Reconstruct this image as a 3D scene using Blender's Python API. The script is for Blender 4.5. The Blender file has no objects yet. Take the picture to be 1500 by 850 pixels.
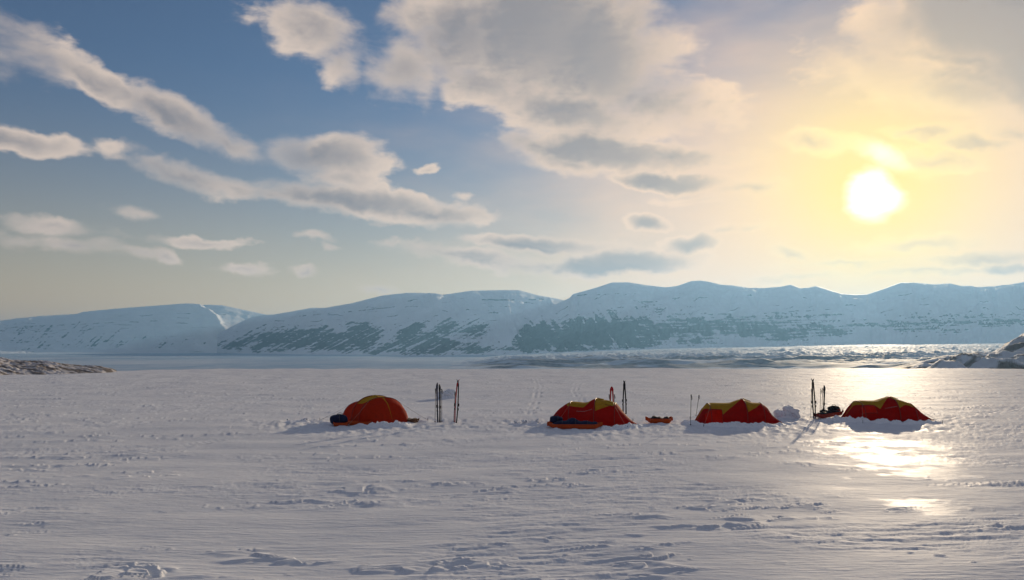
import bpy, math, random
import numpy as np
from mathutils import Vector, Matrix

random.seed(7)
R = math.radians
sc = bpy.context.scene
COL = sc.collection

# ------------------------------------------------------------------ camera
F_PX, W_PX, H_PX = 1177.0, 1500.0, 850.0
HOR = 514.0
CAM_Z = 2.8
PITCH = math.atan((HOR - H_PX / 2) / F_PX)
FWD = np.array([0, math.cos(PITCH), math.sin(PITCH)])
UP = np.array([0, -math.sin(PITCH), math.cos(PITCH)])
cam = bpy.data.cameras.new('camera')
cam.sensor_width = 36.0
cam.lens = F_PX / W_PX * 36.0
cam.clip_start = 0.1
cam.clip_end = 60000
cam_ob = bpy.data.objects.new('camera', cam)
COL.objects.link(cam_ob)
cam_ob.location = (0, 0, CAM_Z)
cam_ob.rotation_euler = (math.pi / 2 + PITCH, 0, 0)
sc.camera = cam_ob


def pdir(px, py):
    d = FWD + np.array([1, 0, 0]) * (px - W_PX / 2) / F_PX + UP * (H_PX / 2 - py) / F_PX
    return d / np.linalg.norm(d)


def azel(px, py):
    d = pdir(px, py)
    return math.atan2(d[0], d[1]), math.asin(d[2])


def on_ground(px, py, z=0.0):
    d = pdir(px, py)
    t = (z - CAM_Z) / d[2]
    return np.array([d[0] * t, d[1] * t, z])


def px_az(px):
    return azel(px, HOR)[0]


def project(x, y, z):
    dz = z - CAM_Z
    depth = y * FWD[1] + dz * FWD[2]
    v = y * UP[1] + dz * UP[2]
    return W_PX / 2 + F_PX * x / depth, H_PX / 2 - F_PX * v / depth


SUN_AZ, SUN_EL = azel(1279, 287)
SUN_DIR = pdir(1279, 287)

# ------------------------------------------------------------------ noise


def _hash(ix, iy, seed):
    h = (ix.astype(np.int64) * 374761393 + iy.astype(np.int64) * 668265263 + seed * 974634777) & 0xFFFFFFFF
    h = ((h ^ (h >> 13)) * 1274126177) & 0xFFFFFFFF
    h = h ^ (h >> 16)
    return h


def noise2(x, y, seed=0):
    x = np.asarray(x, dtype=np.float64)
    y = np.asarray(y, dtype=np.float64)
    ix = np.floor(x)
    iy = np.floor(y)
    fx = x - ix
    fy = y - iy
    ix = ix.astype(np.int64)
    iy = iy.astype(np.int64)
    u = fx * fx * fx * (fx * (fx * 6 - 15) + 10)
    v = fy * fy * fy * (fy * (fy * 6 - 15) + 10)

    def g(dx, dy):
        a = _hash(ix + dx, iy + dy, seed) * (2 * math.pi / 4294967296.0)
        return np.cos(a) * (fx - dx) + np.sin(a) * (fy - dy)
    a = g(0, 0) * (1 - u) + g(1, 0) * u
    b = g(0, 1) * (1 - u) + g(1, 1) * u
    return (a * (1 - v) + b * v) * 1.5


def fbm(x, y, seed=0, octs=4, gain=0.5, lac=2.03):
    s = 0
    a = 1.0
    for i in range(octs):
        s = s + a * noise2(x, y, seed + i * 17)
        x = x * lac
        y = y * lac
        a *= gain
    return s


def sstep(a, b, x):
    t = np.clip((x - a) / (b - a), 0, 1)
    return t * t * (3 - 2 * t)


# ------------------------------------------------------------------ mesh helpers


def link(o, parent=None):
    COL.objects.link(o)
    if parent is not None:
        o.parent = parent
    return o


def mk(name, verts, faces, mat, parent=None, smooth=True, loc=None):
    me = bpy.data.meshes.new(name)
    me.from_pydata([tuple(map(float, v)) for v in verts], [], faces)
    if mat:
        me.materials.append(mat)
    if smooth:
        me.polygons.foreach_set('use_smooth', [True] * len(me.polygons))
    me.update()
    o = bpy.data.objects.new(name, me)
    if loc is not None:
        o.location = loc
    return link(o, parent)


def grid_mesh(name, X, Y, Z, mat, attrs=None, wrap=False, smooth=True):
    """X, Y, Z arrays (rows, cols) -> one quad mesh."""
    nr, nc = X.shape
    co = np.stack([X, Y, Z], -1).reshape(-1, 3).astype(np.float32)
    idx = np.arange(nr * nc).reshape(nr, nc)
    if wrap:
        idx = np.concatenate([idx, idx[:, :1]], 1)
    q = np.stack([idx[:-1, :-1], idx[:-1, 1:], idx[1:, 1:], idx[1:, :-1]], -1).reshape(-1, 4)
    me = bpy.data.meshes.new(name)
    me.vertices.add(len(co))
    me.vertices.foreach_set('co', co.ravel())
    me.loops.add(q.size)
    me.loops.foreach_set('vertex_index', q.ravel().astype(np.int32))
    me.polygons.add(len(q))
    me.polygons.foreach_set('loop_start', np.arange(0, q.size, 4, dtype=np.int32))
    me.polygons.foreach_set('loop_total', np.full(len(q), 4, dtype=np.int32))
    me.update(calc_edges=True)
    me.validate()
    if smooth:
        me.polygons.foreach_set('use_smooth', np.ones(len(me.polygons), dtype=bool))
    for k, v in (attrs or {}).items():
        a = me.attributes.new(k, 'FLOAT', 'POINT')
        a.data.foreach_set('value', np.asarray(v, dtype=np.float32).ravel())
    me.materials.append(mat)
    me.update()
    o = bpy.data.objects.new(name, me)
    return link(o)


class MB:
    def __init__(s):
        s.v = []
        s.f = []

    def add(s, v, f):
        n = len(s.v)
        s.v += [tuple(map(float, p)) for p in v]
        s.f += [tuple(i + n for i in q) for q in f]
        return s

    def tube(s, pts, rad, n=6, cap=True):
        pts = [Vector(p) for p in pts]
        if not hasattr(rad, '__len__'):
            rad = [rad] * len(pts)
        V, Fc = [], []
        ref = None
        for i, p in enumerate(pts):
            t = (pts[min(i + 1, len(pts) - 1)] - pts[max(i - 1, 0)]).normalized()
            if ref is None:
                ref = Vector((0, 0, 1)) if abs(t.z) < 0.9 else Vector((1, 0, 0))
            a = t.cross(ref).normalized()
            b = a.cross(t).normalized()
            ref = b
            for k in range(n):
                an = 2 * math.pi * k / n
                V.append(p + (a * math.cos(an) + b * math.sin(an)) * rad[i])
        for i in range(len(pts) - 1):
            for k in range(n):
                k2 = (k + 1) % n
                Fc.append((i * n + k, i * n + k2, (i + 1) * n + k2, (i + 1) * n + k))
        if cap:
            Fc.append(tuple(range(n - 1, -1, -1)))
            m = (len(pts) - 1) * n
            Fc.append(tuple(range(m, m + n)))
        return s.add(V, Fc)

    def surf(s, P):
        nr, nc = len(P), len(P[0])
        V = [p for row in P for p in row]
        Fc = [(i * nc + j, i * nc + j + 1, (i + 1) * nc + j + 1, (i + 1) * nc + j)
              for i in range(nr - 1) for j in range(nc - 1)]
        return s.add(V, Fc)

    def box(s, c, d):
        cx, cy, cz = c
        dx, dy, dz = d[0] / 2, d[1] / 2, d[2] / 2
        V = [(cx + a * dx, cy + b * dy, cz + e * dz) for a in (-1, 1) for b in (-1, 1) for e in (-1, 1)]
        return s.add(V, [(0, 1, 3, 2), (4, 6, 7, 5), (0, 4, 5, 1), (2, 3, 7, 6), (0, 2, 6, 4), (1, 5, 7, 3)])

    def build(s, name, mat, parent=None, smooth=True):
        return mk(name, s.v, s.f, mat, parent, smooth)


def tag(o, label=None, cat=None, group=None, kind=None):
    if label:
        o['label'] = label
    if cat:
        o['category'] = cat
    if group:
        o['group'] = group
    if kind:
        o['kind'] = kind
    return o


def empty(name, loc, rz=0.0, tilt=(0, 0)):
    o = bpy.data.objects.new(name, None)
    o.empty_display_size = 0.2
    o.location = tuple(map(float, loc))
    o.rotation_euler = (tilt[0], tilt[1], rz)
    return link(o)


# ------------------------------------------------------------------ materials


class NT:
    def __init__(s, nt):
        s.nt = nt

    def n(s, typ, **kw):
        nd = s.nt.nodes.new(typ)
        for k, v in kw.items():
            setattr(nd, k, v)
        return nd

    def put(s, sock, v):
        if v is None:
            return
        if hasattr(v, 'is_output') or isinstance(v, bpy.types.NodeSocket):
            s.nt.links.new(v, sock)
        else:
            if hasattr(sock.default_value, '__len__') and not hasattr(v, '__len__'):
                v = (v,) * len(sock.default_value)
            if hasattr(v, '__len__') and len(sock.default_value) == 4 and len(v) == 3:
                v = (*v, 1.0)
            sock.default_value = v

    def m(s, op, a, b=None, c=None, clamp=False):
        nd = s.n('ShaderNodeMath', operation=op, use_clamp=clamp)
        for i, v in enumerate((a, b, c)):
            s.put(nd.inputs[i], v)
        return nd.outputs[0]

    def vm(s, op, a, b=None, scale=None):
        nd = s.n('ShaderNodeVectorMath', operation=op)
        s.put(nd.inputs[0], a)
        s.put(nd.inputs[1], b)
        if scale is not None:
            s.put(nd.inputs['Scale'], scale)
        return nd.outputs['Value'] if op in ('DOT_PRODUCT', 'LENGTH', 'DISTANCE') else nd.outputs[0]

    def ss(s, x, lo, hi, to0=0.0, to1=1.0):
        nd = s.n('ShaderNodeMapRange', interpolation_type='SMOOTHSTEP')
        for i, v in enumerate((x, lo, hi, to0, to1)):
            s.put(nd.inputs[i], v)
        return nd.outputs[0]

    def lin(s, x, lo, hi, to0=0.0, to1=1.0):
        nd = s.n('ShaderNodeMapRange')
        for i, v in enumerate((x, lo, hi, to0, to1)):
            s.put(nd.inputs[i], v)
        return nd.outputs[0]

    def mix(s, f, a, b, blend='MIX'):
        nd = s.n('ShaderNodeMix', data_type='RGBA', blend_type=blend)
        s.put(nd.inputs[0], f)
        s.put(nd.inputs[6], a)
        s.put(nd.inputs[7], b)
        return nd.outputs[2]

    def noise(s, vec, scale, detail=4, rough=0.5, dist=0.0, out=0):
        nd = s.n('ShaderNodeTexNoise')
        s.put(nd.inputs['Vector'], vec)
        nd.inputs['Scale'].default_value = scale
        nd.inputs['Detail'].default_value = detail
        nd.inputs['Roughness'].default_value = rough
        nd.inputs['Distortion'].default_value = dist
        return nd.outputs[out]

    def map(s, vec, loc=(0, 0, 0), rot=(0, 0, 0), scale=(1, 1, 1), typ='POINT'):
        nd = s.n('ShaderNodeMapping', vector_type=typ)
        s.put(nd.inputs[0], vec)
        nd.inputs['Location'].default_value = loc
        nd.inputs['Rotation'].default_value = rot
        nd.inputs['Scale'].default_value = scale
        return nd.outputs[0]

    def attr(s, name):
        nd = s.n('ShaderNodeAttribute', attribute_name=name)
        return nd.outputs['Fac']


def new_mat(name):
    m = bpy.data.materials.new(name)
    m.use_nodes = True
    t = NT(m.node_tree)
    b = m.node_tree.nodes['Principled BSDF']
    return m, t, b


def simple_mat(name, col, rough=0.6, var=0.15, scale=20, spec=0.4, metal=0.0):
    m, t, b = new_mat(name)
    co = t.n('ShaderNodeTexCoord').outputs['Object']
    n = t.noise(co, scale, 4, 0.6)
    k = t.lin(n, 0.25, 0.75, 1 - var, 1 + var)
    c = t.vm('SCALE', tuple(col), scale=k)
    t.put(b.inputs['Base Color'], c)
    b.inputs['Roughness'].default_value = rough
    b.inputs['Specular IOR Level'].default_value = spec
    b.inputs['Metallic'].default_value = metal
    return m


def fabric_mat(name, col, trans=0.5, tcol=None, scale=9):
    m = bpy.data.materials.new(name)
    m.use_nodes = True
    nt = m.node_tree
    nt.nodes.clear()
    t = NT(nt)
    out = t.n('ShaderNodeOutputMaterial')
    co = t.n('ShaderNodeTexCoord').outputs['Object']
    n = t.noise(co, scale, 4, 0.6)
    k = t.lin(n, 0.3, 0.7, 0.86, 1.14)
    c = t.vm('SCALE', tuple(col), scale=k)
    c2 = t.vm('SCALE', tuple(tcol or col), scale=k)
    bump = t.n('ShaderNodeBump')
    bump.inputs['Strength'].default_value = 0.5
    bump.inputs['Distance'].default_value = 0.03
    w = t.noise(t.map(co, scale=(1.0, 2.6, 2.0)), 4.0, 3, 0.55, 0.8)
    t.put(bump.inputs['Height'], w)
    d = t.n('ShaderNodeBsdfPrincipled')
    t.put(d.inputs['Base Color'], c)
    d.inputs['Roughness'].default_value = 0.8
    d.inputs['Specular IOR Level'].default_value = 0.08
    t.put(d.inputs['Normal'], bump.outputs[0])
    tr = t.n('ShaderNodeBsdfTranslucent')
    t.put(tr.inputs[0], c2)
    mx = t.n('ShaderNodeMixShader')
    mx.inputs[0].default_value = trans
    nt.links.new(d.outputs[0], mx.inputs[1])
    nt.links.new(tr.outputs[0], mx.inputs[2])
    nt.links.new(mx.outputs[0], out.inputs[0])
    return m


SNOW = (0.80, 0.81, 0.84)

# snowfield: wind packed snow, glazed in patches
def snow_mat():
    m, t, b = new_mat('wind_packed_snow')
    geo = t.n('ShaderNodeNewGeometry')
    P = geo.outputs['Position']
    n1 = t.noise(P, 0.35, 5, 0.55)
    n2 = t.noise(t.map(P, rot=(0, 0, 0.35), scale=(1, 3.2, 1)), 1.3, 6, 0.62)
    ice = t.attr('glaze')
    rid = t.attr('crust')
    c = t.mix(t.ss(n1, 0.35, 0.68), (0.64, 0.66, 0.70), (0.735, 0.745, 0.765))
    c = t.mix(t.m('MULTIPLY', t.ss(n2, 0.4, 0.75), 0.35), c, (0.70, 0.71, 0.76))
    c = t.mix(t.m('MULTIPLY', rid, 0.10), c, (0.70, 0.72, 0.78))
    c = t.mix(t.m('MULTIPLY', ice, 0.5), c, (0.62, 0.64, 0.68))
    t.put(b.inputs['Base Color'], c)
    r = t.lin(t.m('ADD', ice, t.m('MULTIPLY', t.m('SUBTRACT', n2, 0.5), 0.25)), 0.0, 1.0, 0.62, 0.50)
    t.put(b.inputs['Roughness'], r)
    t.put(b.inputs['Specular IOR Level'], t.lin(ice, 0, 1, 0.0032, 0.0050))
    bm = t.n('ShaderNodeBump')
    bm.inputs['Strength'].default_value = 0.40
    bm.inputs['Distance'].default_value = 0.015
    fine = t.noise(t.map(P, rot=(0, 0, 0.35), scale=(1, 2.2, 1)), 9.0, 5, 0.65)
    wide = t.noise(t.map(P, rot=(0, 0, 0.14), scale=(0.9, 4.2, 1)), 2.2, 4, 0.6)
    fine = t.m('ADD', t.m('MULTIPLY', fine, 0.6), t.m('MULTIPLY', t.ss(wide, 0.42, 0.62), 0.9))
    t.put(bm.inputs['Height'], t.m('MULTIPLY', fine, t.lin(ice, 0, 1, 1.0, 0.45)))
    t.put(b.inputs['Normal'], bm.outputs[0])
    return m


def heap_mat():
    m, t, b = new_mat('shovelled_snow')
    P = t.n('ShaderNodeNewGeometry').outputs['Position']
    n = t.noise(P, 7, 5, 0.65)
    t.put(b.inputs['Base Color'], t.mix(n, (0.74, 0.755, 0.80), (0.86, 0.865, 0.88)))
    b.inputs['Roughness'].default_value = 0.7
    b.inputs['Specular IOR Level'].default_value = 0.25
    bm = t.n('ShaderNodeBump')
    bm.inputs['Strength'].default_value = 0.6
    bm.inputs['Distance'].default_value = 0.03
    t.put(bm.inputs['Height'], t.noise(P, 14, 5, 0.65))
    t.put(b.inputs['Normal'], bm.outputs[0])
    return m


def ice_mat():
    m, t, b = new_mat('fjord_ice')
    P = t.n('ShaderNodeNewGeometry').outputs['Position']
    n = t.noise(t.map(P, rot=(0, 0, 0.2), scale=(1, 0.5, 1)), 0.0022, 6, 0.6)
    n2 = t.noise(P, 0.02, 5, 0.6)
    c = t.mix(t.ss(n, 0.38, 0.65), (0.26, 0.38, 0.52), (0.46, 0.54, 0.63))
    c = t.mix(t.m('MULTIPLY', t.ss(n2, 0.45, 0.7), 0.3), c, (0.78, 0.80, 0.83))
    t.put(b.inputs['Base Color'], c)
    b.inputs['Roughness'].default_value = 0.7
    b.inputs['Specular IOR Level'].default_value = 0.02
    return m


def rocksnow_mat(name, rock=(0.075, 0.08, 0.09), snow=(0.78, 0.80, 0.84), nscale=0.012, amp=0.5, sharp=0.12, spec=0.02, rough=0.75):
    m, t, b = new_mat(name)
    P = t.n('ShaderNodeNewGeometry').outputs['Position']
    a = t.attr('rock')
    n = t.noise(t.map(P, scale=(1, 1, 2.5)), nscale, 6, 0.65)
    f = t.ss(t.m('ADD', a, t.m('MULTIPLY', t.m('SUBTRACT', n, 0.5), amp)), 0.5 - sharp, 0.5 + sharp)
    n2 = t.noise(P, nscale * 3.1, 4, 0.6)
    rc = t.vm('SCALE', tuple(rock), scale=t.lin(n2, 0.25, 0.75, 0.6, 1.5))
    sw = t.vm('SCALE', tuple(snow), scale=t.lin(t.noise(P, nscale * 0.4, 5, 0.6), 0.3, 0.7, 0.90, 1.06))
    t.put(b.inputs['Base Color'], t.mix(f, sw, rc))
    b.inputs['Roughness'].default_value = rough
    b.inputs['Specular IOR Level'].default_value = spec
    return m


M_SNOW = snow_mat()
M_HEAP = heap_mat()
M_ICE = ice_mat()
M_MTN = rocksnow_mat('mountain_snow_and_rock')
M_GLAC = rocksnow_mat('glacier_ice_and_moraine', rock=(0.27, 0.30, 0.33), snow=(0.56, 0.64, 0.71), nscale=0.03, spec=0.012, rough=0.7, sharp=0.25)
M_MOR = rocksnow_mat('moraine_stones', rock=(0.19, 0.18, 0.165), snow=(0.60, 0.64, 0.68), nscale=0.09, amp=0.9, sharp=0.22)
M_OUT = rocksnow_mat('rocky_ground', rock=(0.20, 0.175, 0.155), snow=(0.58, 0.56, 0.56), nscale=0.7, amp=0.9, sharp=0.35, spec=0.01)

M_RED = fabric_mat('red_tent_fabric', (0.38, 0.014, 0.012), 0.46, (0.50, 0.020, 0.010))
M_ORANGE = fabric_mat('orange_red_tent_fabric', (0.42, 0.036, 0.012), 0.46, (0.54, 0.050, 0.014))
M_YELLOW = fabric_mat('yellow_tent_fabric', (0.46, 0.32, 0.030), 0.42, (0.50, 0.36, 0.03))
M_DOOR = fabric_mat('bright_red_door_fabric', (0.62, 0.03, 0.02), 0.72, (0.85, 0.05, 0.025))
M_POLE = simple_mat('tent_pole_sleeve', (0.20, 0.03, 0.02), 0.5, 0.1)
M_CORD = simple_mat('cord', (0.45, 0.40, 0.30), 0.8, 0.1)
M_PRINT = simple_mat('pale_print', (0.34, 0.26, 0.24), 0.7, 0.2)
M_HULL = simple_mat('orange_sled_plastic', (0.50, 0.075, 0.015), 0.5, 0.15, 6, 0.15)
M_HULLR = simple_mat('dark_red_sled_plastic', (0.30, 0.035, 0.02), 0.45, 0.2, 6)
M_NAVY = simple_mat('navy_bag_fabric', (0.012, 0.018, 0.05), 0.8, 0.3, 12, 0.2)
M_BLACK = simple_mat('black_fabric', (0.012, 0.012, 0.016), 0.8, 0.3, 12, 0.2)
M_BROWN = simple_mat('weathered_brown_cover', (0.16, 0.08, 0.045), 0.8, 0.3, 12, 0.2)
M_STRAP = simple_mat('strap_webbing', (0.05, 0.05, 0.06), 0.7, 0.1)
M_SKIB = simple_mat('black_ski', (0.016, 0.016, 0.02), 0.6, 0.15, 8, 0.15)
M_SKIR = simple_mat('red_ski', (0.36, 0.012, 0.016), 0.6, 0.15, 8, 0.15)
M_SKIG = simple_mat('blue_grey_ski', (0.045, 0.045, 0.075), 0.7, 0.2, 8, 0.05)
M_BIND = simple_mat('ski_binding', (0.01, 0.01, 0.012), 0.5, 0.1)
M_SHAFT = simple_mat('pole_shaft', (0.05, 0.05, 0.06), 0.6, 0.1, 8, 0.1, 0.0)

# ------------------------------------------------------------------ snowfield


def ground_parts(x, y):
    """height of the wind carved snow at x, y (metres) and its crust / glaze masks"""
    r = np.hypot(x, y)
    ca, sa = math.cos(0.14), math.sin(0.14)
    wx = x * ca + y * sa              # along the wind
    wy = -x * sa + y * ca             # across it
    big = 0.07 * fbm(x / 17, y / 13, 3, 3)
    drift = 0.028 * fbm(wx / 4.2, wy / 1.7, 11, 3)
    # patches where the crust is broken
    pm = sstep(-0.02, 0.42, fbm(wx / 6.5, wy / 3.6, 21, 3) + 0.10 + 0.10 * np.sin(x * 0.35 + 1.0))
    warp = 0.35 * fbm(wx / 1.1, wy / 0.6, 61, 2)
    s1 = fbm(wx / 0.95 + warp, wy / 0.22 + warp, 31, 3, 0.50)
    terr = s1 * 3.0
    st = np.floor(terr)
    fr = terr - st
    terr = (st + sstep(0.30, 0.62, fr)) / 3.0
    small = 0.018 * terr * pm
    rough = 0.003 * fbm(wx / 0.22, wy / 0.12, 41, 2) * (0.35 + pm)
    # scattered scarps, long and thin
    fld = 2.4 * fbm(wx / 2.6 + 0.4 * warp, wy / 0.85 + 0.4 * warp, 51, 3, 0.5)
    saw = fld - np.floor(fld)
    saw = saw * sstep(1.0, 0.90, saw)
    piece = sstep(0.05, 0.45, noise2(wx / 1.3, wy / 0.55, 53)) * sstep(0.0, 0.4, noise2(wx / 6.0, wy / 3.0, 52) + 0.12)
    scarp = 0.045 * saw * piece
    # single lumps of crust standing up
    lump = 0.020 * sstep(0.50, 0.80, noise2(wx / 0.30, wy / 0.15, 71)) * sstep(0.30, 0.7, fbm(wx / 2.2, wy / 1.6, 73, 2))
    return big, drift, pm, small, rough, scarp, lump


PATCHES = []        # glazed ice patches: px, py, half width px, half height px


def glaze_mask(x, y):
    z = np.zeros_like(x)
    px, py = project(x, np.maximum(y, 1.0), z)
    nz = fbm(x / 1.3, y / 0.9, 91, 4, 0.65)
    out = np.zeros_like(x)
    for (cx, cy, a, b, rot, s) in PATCHES:
        # patches live on the ground: metres along / across at that place
        c = on_ground(cx, cy)
        ex = (on_ground(cx + a, cy + a * math.tan(rot)) - c)
        ey = (on_ground(cx, cy - b) - c)
        A = np.array([[ex[0], ey[0]], [ex[1], ey[1]]])
        Ai = np.linalg.inv(A)
        dx, dy = x - c[0], y - c[1]
        q = np.hypot(Ai[0, 0] * dx + Ai[0, 1] * dy, Ai[1, 0] * dx + Ai[1, 1] * dy)
        out = np.maximum(out, s * sstep(-0.15, 0.55, (1 - q) * 0.9 + 0.75 * nz))
    return out


PATCHES = [(1290, 650, 120, 8, 0.02, 0.9), (1310, 670, 110, 17, 0.05, 0.95), (1370, 695, 70, 12, 0.1, 0.7),
           (1375, 742, 80, 11, 0.05, 1.0), (1290, 628, 90, 5, 0.0, 0.7), (1440, 735, 60, 14, 0.0, 0.5),
           (1180, 720, 60, 10, 0.0, 0.28), (1160, 760, 90, 14, 0.0, 0.22)]

EDGE = 127.0


def edge_r(az):
    return EDGE + 6 * fbm(az * 6, az * 0 + 0.5, 5, 3) + 18 * sstep(0.1, 0.6, az)


TRACKS = [[(768, 624), (776, 606), (786, 585), (790, 566), (784, 553)], [(868, 612), (852, 590), (842, 574), (846, 560)], [(600, 628), (700, 626), (800, 630)],
          [(935, 624), (985, 622), (1015, 626)], [(1150, 626), (1190, 622), (1230, 624)], [(480, 628), (360, 640), (180, 668), (0, 700)], [(1330, 628), (1420, 610), (1500, 596)]]
TRAMPLE = [(540, 622, 3.6), (640, 619, 1.6), (865, 626, 3.4), (966, 618, 1.5), (1082, 624, 3.4), (1296, 621, 3.6), (430, 622, 1.6), (770, 620, 1.8), (1180, 616, 2.0)]


def ground_z(x, y, full=False):
    x = np.asarray(x, dtype=np.float64)
    y = np.asarray(y, dtype=np.float64)
    big, drift, pm, small, rough, scarp, lump = ground_parts(x, y)
    tr = np.zeros_like(x)
    for (px, py, rad) in TRAMPLE:
        c = on_ground(px, py)
        tr = np.maximum(tr, sstep(1.3, 0.5, np.hypot(x - c[0], (y - c[1]) * 0.8) / rad))
    foot = 0.055 * fbm(x / 0.35, y / 0.5, 81, 2)
    trk = np.zeros_like(x)
    foot_path = np.zeros_like(x)
    for line in TRACKS:
        G = [on_ground(*p) for p in line]
        dd = np.full_like(x, 9.0)
        for a_, b_ in zip(G[:-1], G[1:]):
            ab = b_[:2] - a_[:2]
            u_ = np.clip(((x - a_[0]) * ab[0] + (y - a_[1]) * ab[1]) / (ab @ ab), 0, 1)
            dd = np.minimum(dd, np.hypot(x - a_[0] - u_ * ab[0], y - a_[1] - u_ * ab[1]))
        dd = dd + 0.05 * noise2(x / 1.5, y / 1.5, 97)
        brk = sstep(-0.25, 0.5, noise2(x / 1.1, y / 1.7, 99))
        foot_path = np.maximum(foot_path, sstep(0.75, 0.25, dd) * (len(line) == 3))
        trk = trk - 0.026 * brk * np.exp(-((dd - 0.16) / 0.07) ** 2) + 0.020 * brk * np.exp(-((dd - 0.36) / 0.10) ** 2) * (0.6 + noise2(x / 0.4, y / 0.6, 98))
    tr = np.maximum(tr, 0.8 * foot_path)
    gl = glaze_mask(x, y)
    k = 1 - 0.6 * gl
    z = big + (drift + small + rough + scarp + lump) * (1 - 0.5 * tr) * k + foot * tr + trk
    r = np.hypot(x, y)
    az = np.arctan2(x, y)
    er = edge_r(az)
    z = z + 0.05 * fbm(x / 3.0, y / 6.0, 95, 2) * sstep(45, 90, r)
    over = np.maximum(r - er, 0)
    z = z - 0.02 * over ** 1.5 - 0.10 * over
    if full:
        return z, pm * sstep(0.0, 0.3, np.abs(small) / 0.03 + 0.2), gl
    return z


def make_snowfield():
    az = np.concatenate([np.arange(-180, -38, 3.0), np.arange(-38, 38.01, 0.058), np.arange(41, 180, 3.0)]) * math.pi / 180
    rs = [0.6, 1.2, 2, 3, 4, 5, 5.5, 6]
    r = 6.0
    while r < 175:
        d = min(0.30, max(0.012, 3.0e-4 * r * r))
        if r > 60:
            d = 0.45
        if r > 132:
            d = 1.5
        r += d
        rs.append(r)
    rs = np.array(rs)
    A, Rr = np.meshgrid(az, rs)
    X = np.sin(A) * Rr
    Y = np.cos(A) * Rr
    Z, cr, gl = ground_z(X, Y, True)
    o = grid_mesh('snowfield', X, Y, Z, M_SNOW, {'crust': cr, 'glaze': gl}, wrap=True)
    tag(o, kind='structure')
    return o


ICE_Z = -25.0


def make_ice():
    az = np.linspace(-math.pi, math.pi, 181)[:-1]
    rs = np.array([100, 160, 240, 400, 700, 1200, 2000, 3200, 5000, 7500, 10000, 14000.0])
    A, Rr = np.meshgrid(az, rs)
    o = grid_mesh('fjord_ice', np.sin(A) * Rr, np.cos(A) * Rr, np.full_like(A, ICE_Z), M_ICE, wrap=True)
    tag(o, kind='structure')


# ------------------------------------------------------------------ mountains

SKY = [(-420, 468), (-300, 455), (-180, 460), (-80, 474), (0, 470), (25, 466.5), (60, 463), (113, 460), (122, 457), (167, 452.5), (233, 447.5), (273, 444.5), (283, 445),
       (307, 444), (327, 445), (353, 451), (380, 459), (400, 461), (430, 456), (457, 451), (477, 451), (517, 444), (560, 433), (597, 429), (617, 429),
       (650, 432), (690, 426), (733, 425), (760, 425), (790, 433), (813, 437), (834, 437), (839, 431), (872, 422), (896, 414), (920, 413.5),
       (949, 418), (976, 421), (992, 419), (1013, 411.8), (1027, 411), (1040, 413), (1056, 417), (1072, 418), (1099, 422), (1120, 422),
       (1144, 420), (1159, 417), (1173, 422.5), (1184, 421.5), (1196, 419), (1212, 424), (1231, 430), (1252, 431.7), (1271, 430.7), (1292, 424),
       (1319, 414), (1340, 414), (1367, 416.5), (1391, 415), (1407, 418.7), (1424, 418.7), (1428, 420.5), (1455, 419.5), (1479, 417),
       (1500, 413), (1560, 405), (1650, 415), (1800, 425), (2000, 430)]

# dark rock outcrops on the faces: px, py, half width, half height, strength
ROCKS_A = [(60, 482, 120, 8, .24), (150, 500, 130, 10, .20), (60, 500, 60, 14, .26)]
ROCKS_B = [(440, 496, 95, 17, .72), (390, 504, 60, 12, .74), (530, 490, 30, 20, .85), (490, 505, 80, 11, .66), (610, 498, 34, 26, .78),
           (640, 508, 60, 12, .78), (590, 509, 50, 9, .66), (690, 485, 26, 16, .50), (700, 512, 70, 7, .70), (560, 512, 130, 6, .56), (655, 480, 22, 14, .58)]
ROCKS_C = [(800, 492, 60, 22, .95), (870, 488, 60, 26, .95), (935, 490, 40, 24, .90), (770, 508, 50, 9, .78), (860, 508, 90, 9, .72), (985, 485, 36, 18, .72), (1010, 474, 50, 12, .66),
           (1050, 480, 60, 13, .66), (1110, 482, 50, 12, .70), (1150, 488, 34, 12, .74), (1195, 484, 38, 10, .70), (1225, 486, 22, 9, .66), (1015, 500, 40, 6, .56), (1100, 470, 90, 8, .52),
           (905, 462, 25, 10, .46), (950, 452, 22, 12, .40), (1300, 475, 120, 5, .52), (1430, 472, 100, 6, .52), (1350, 484, 60, 7, .42), (1400, 463, 110, 3, .42), (1180, 462, 60, 3, .5)]


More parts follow.
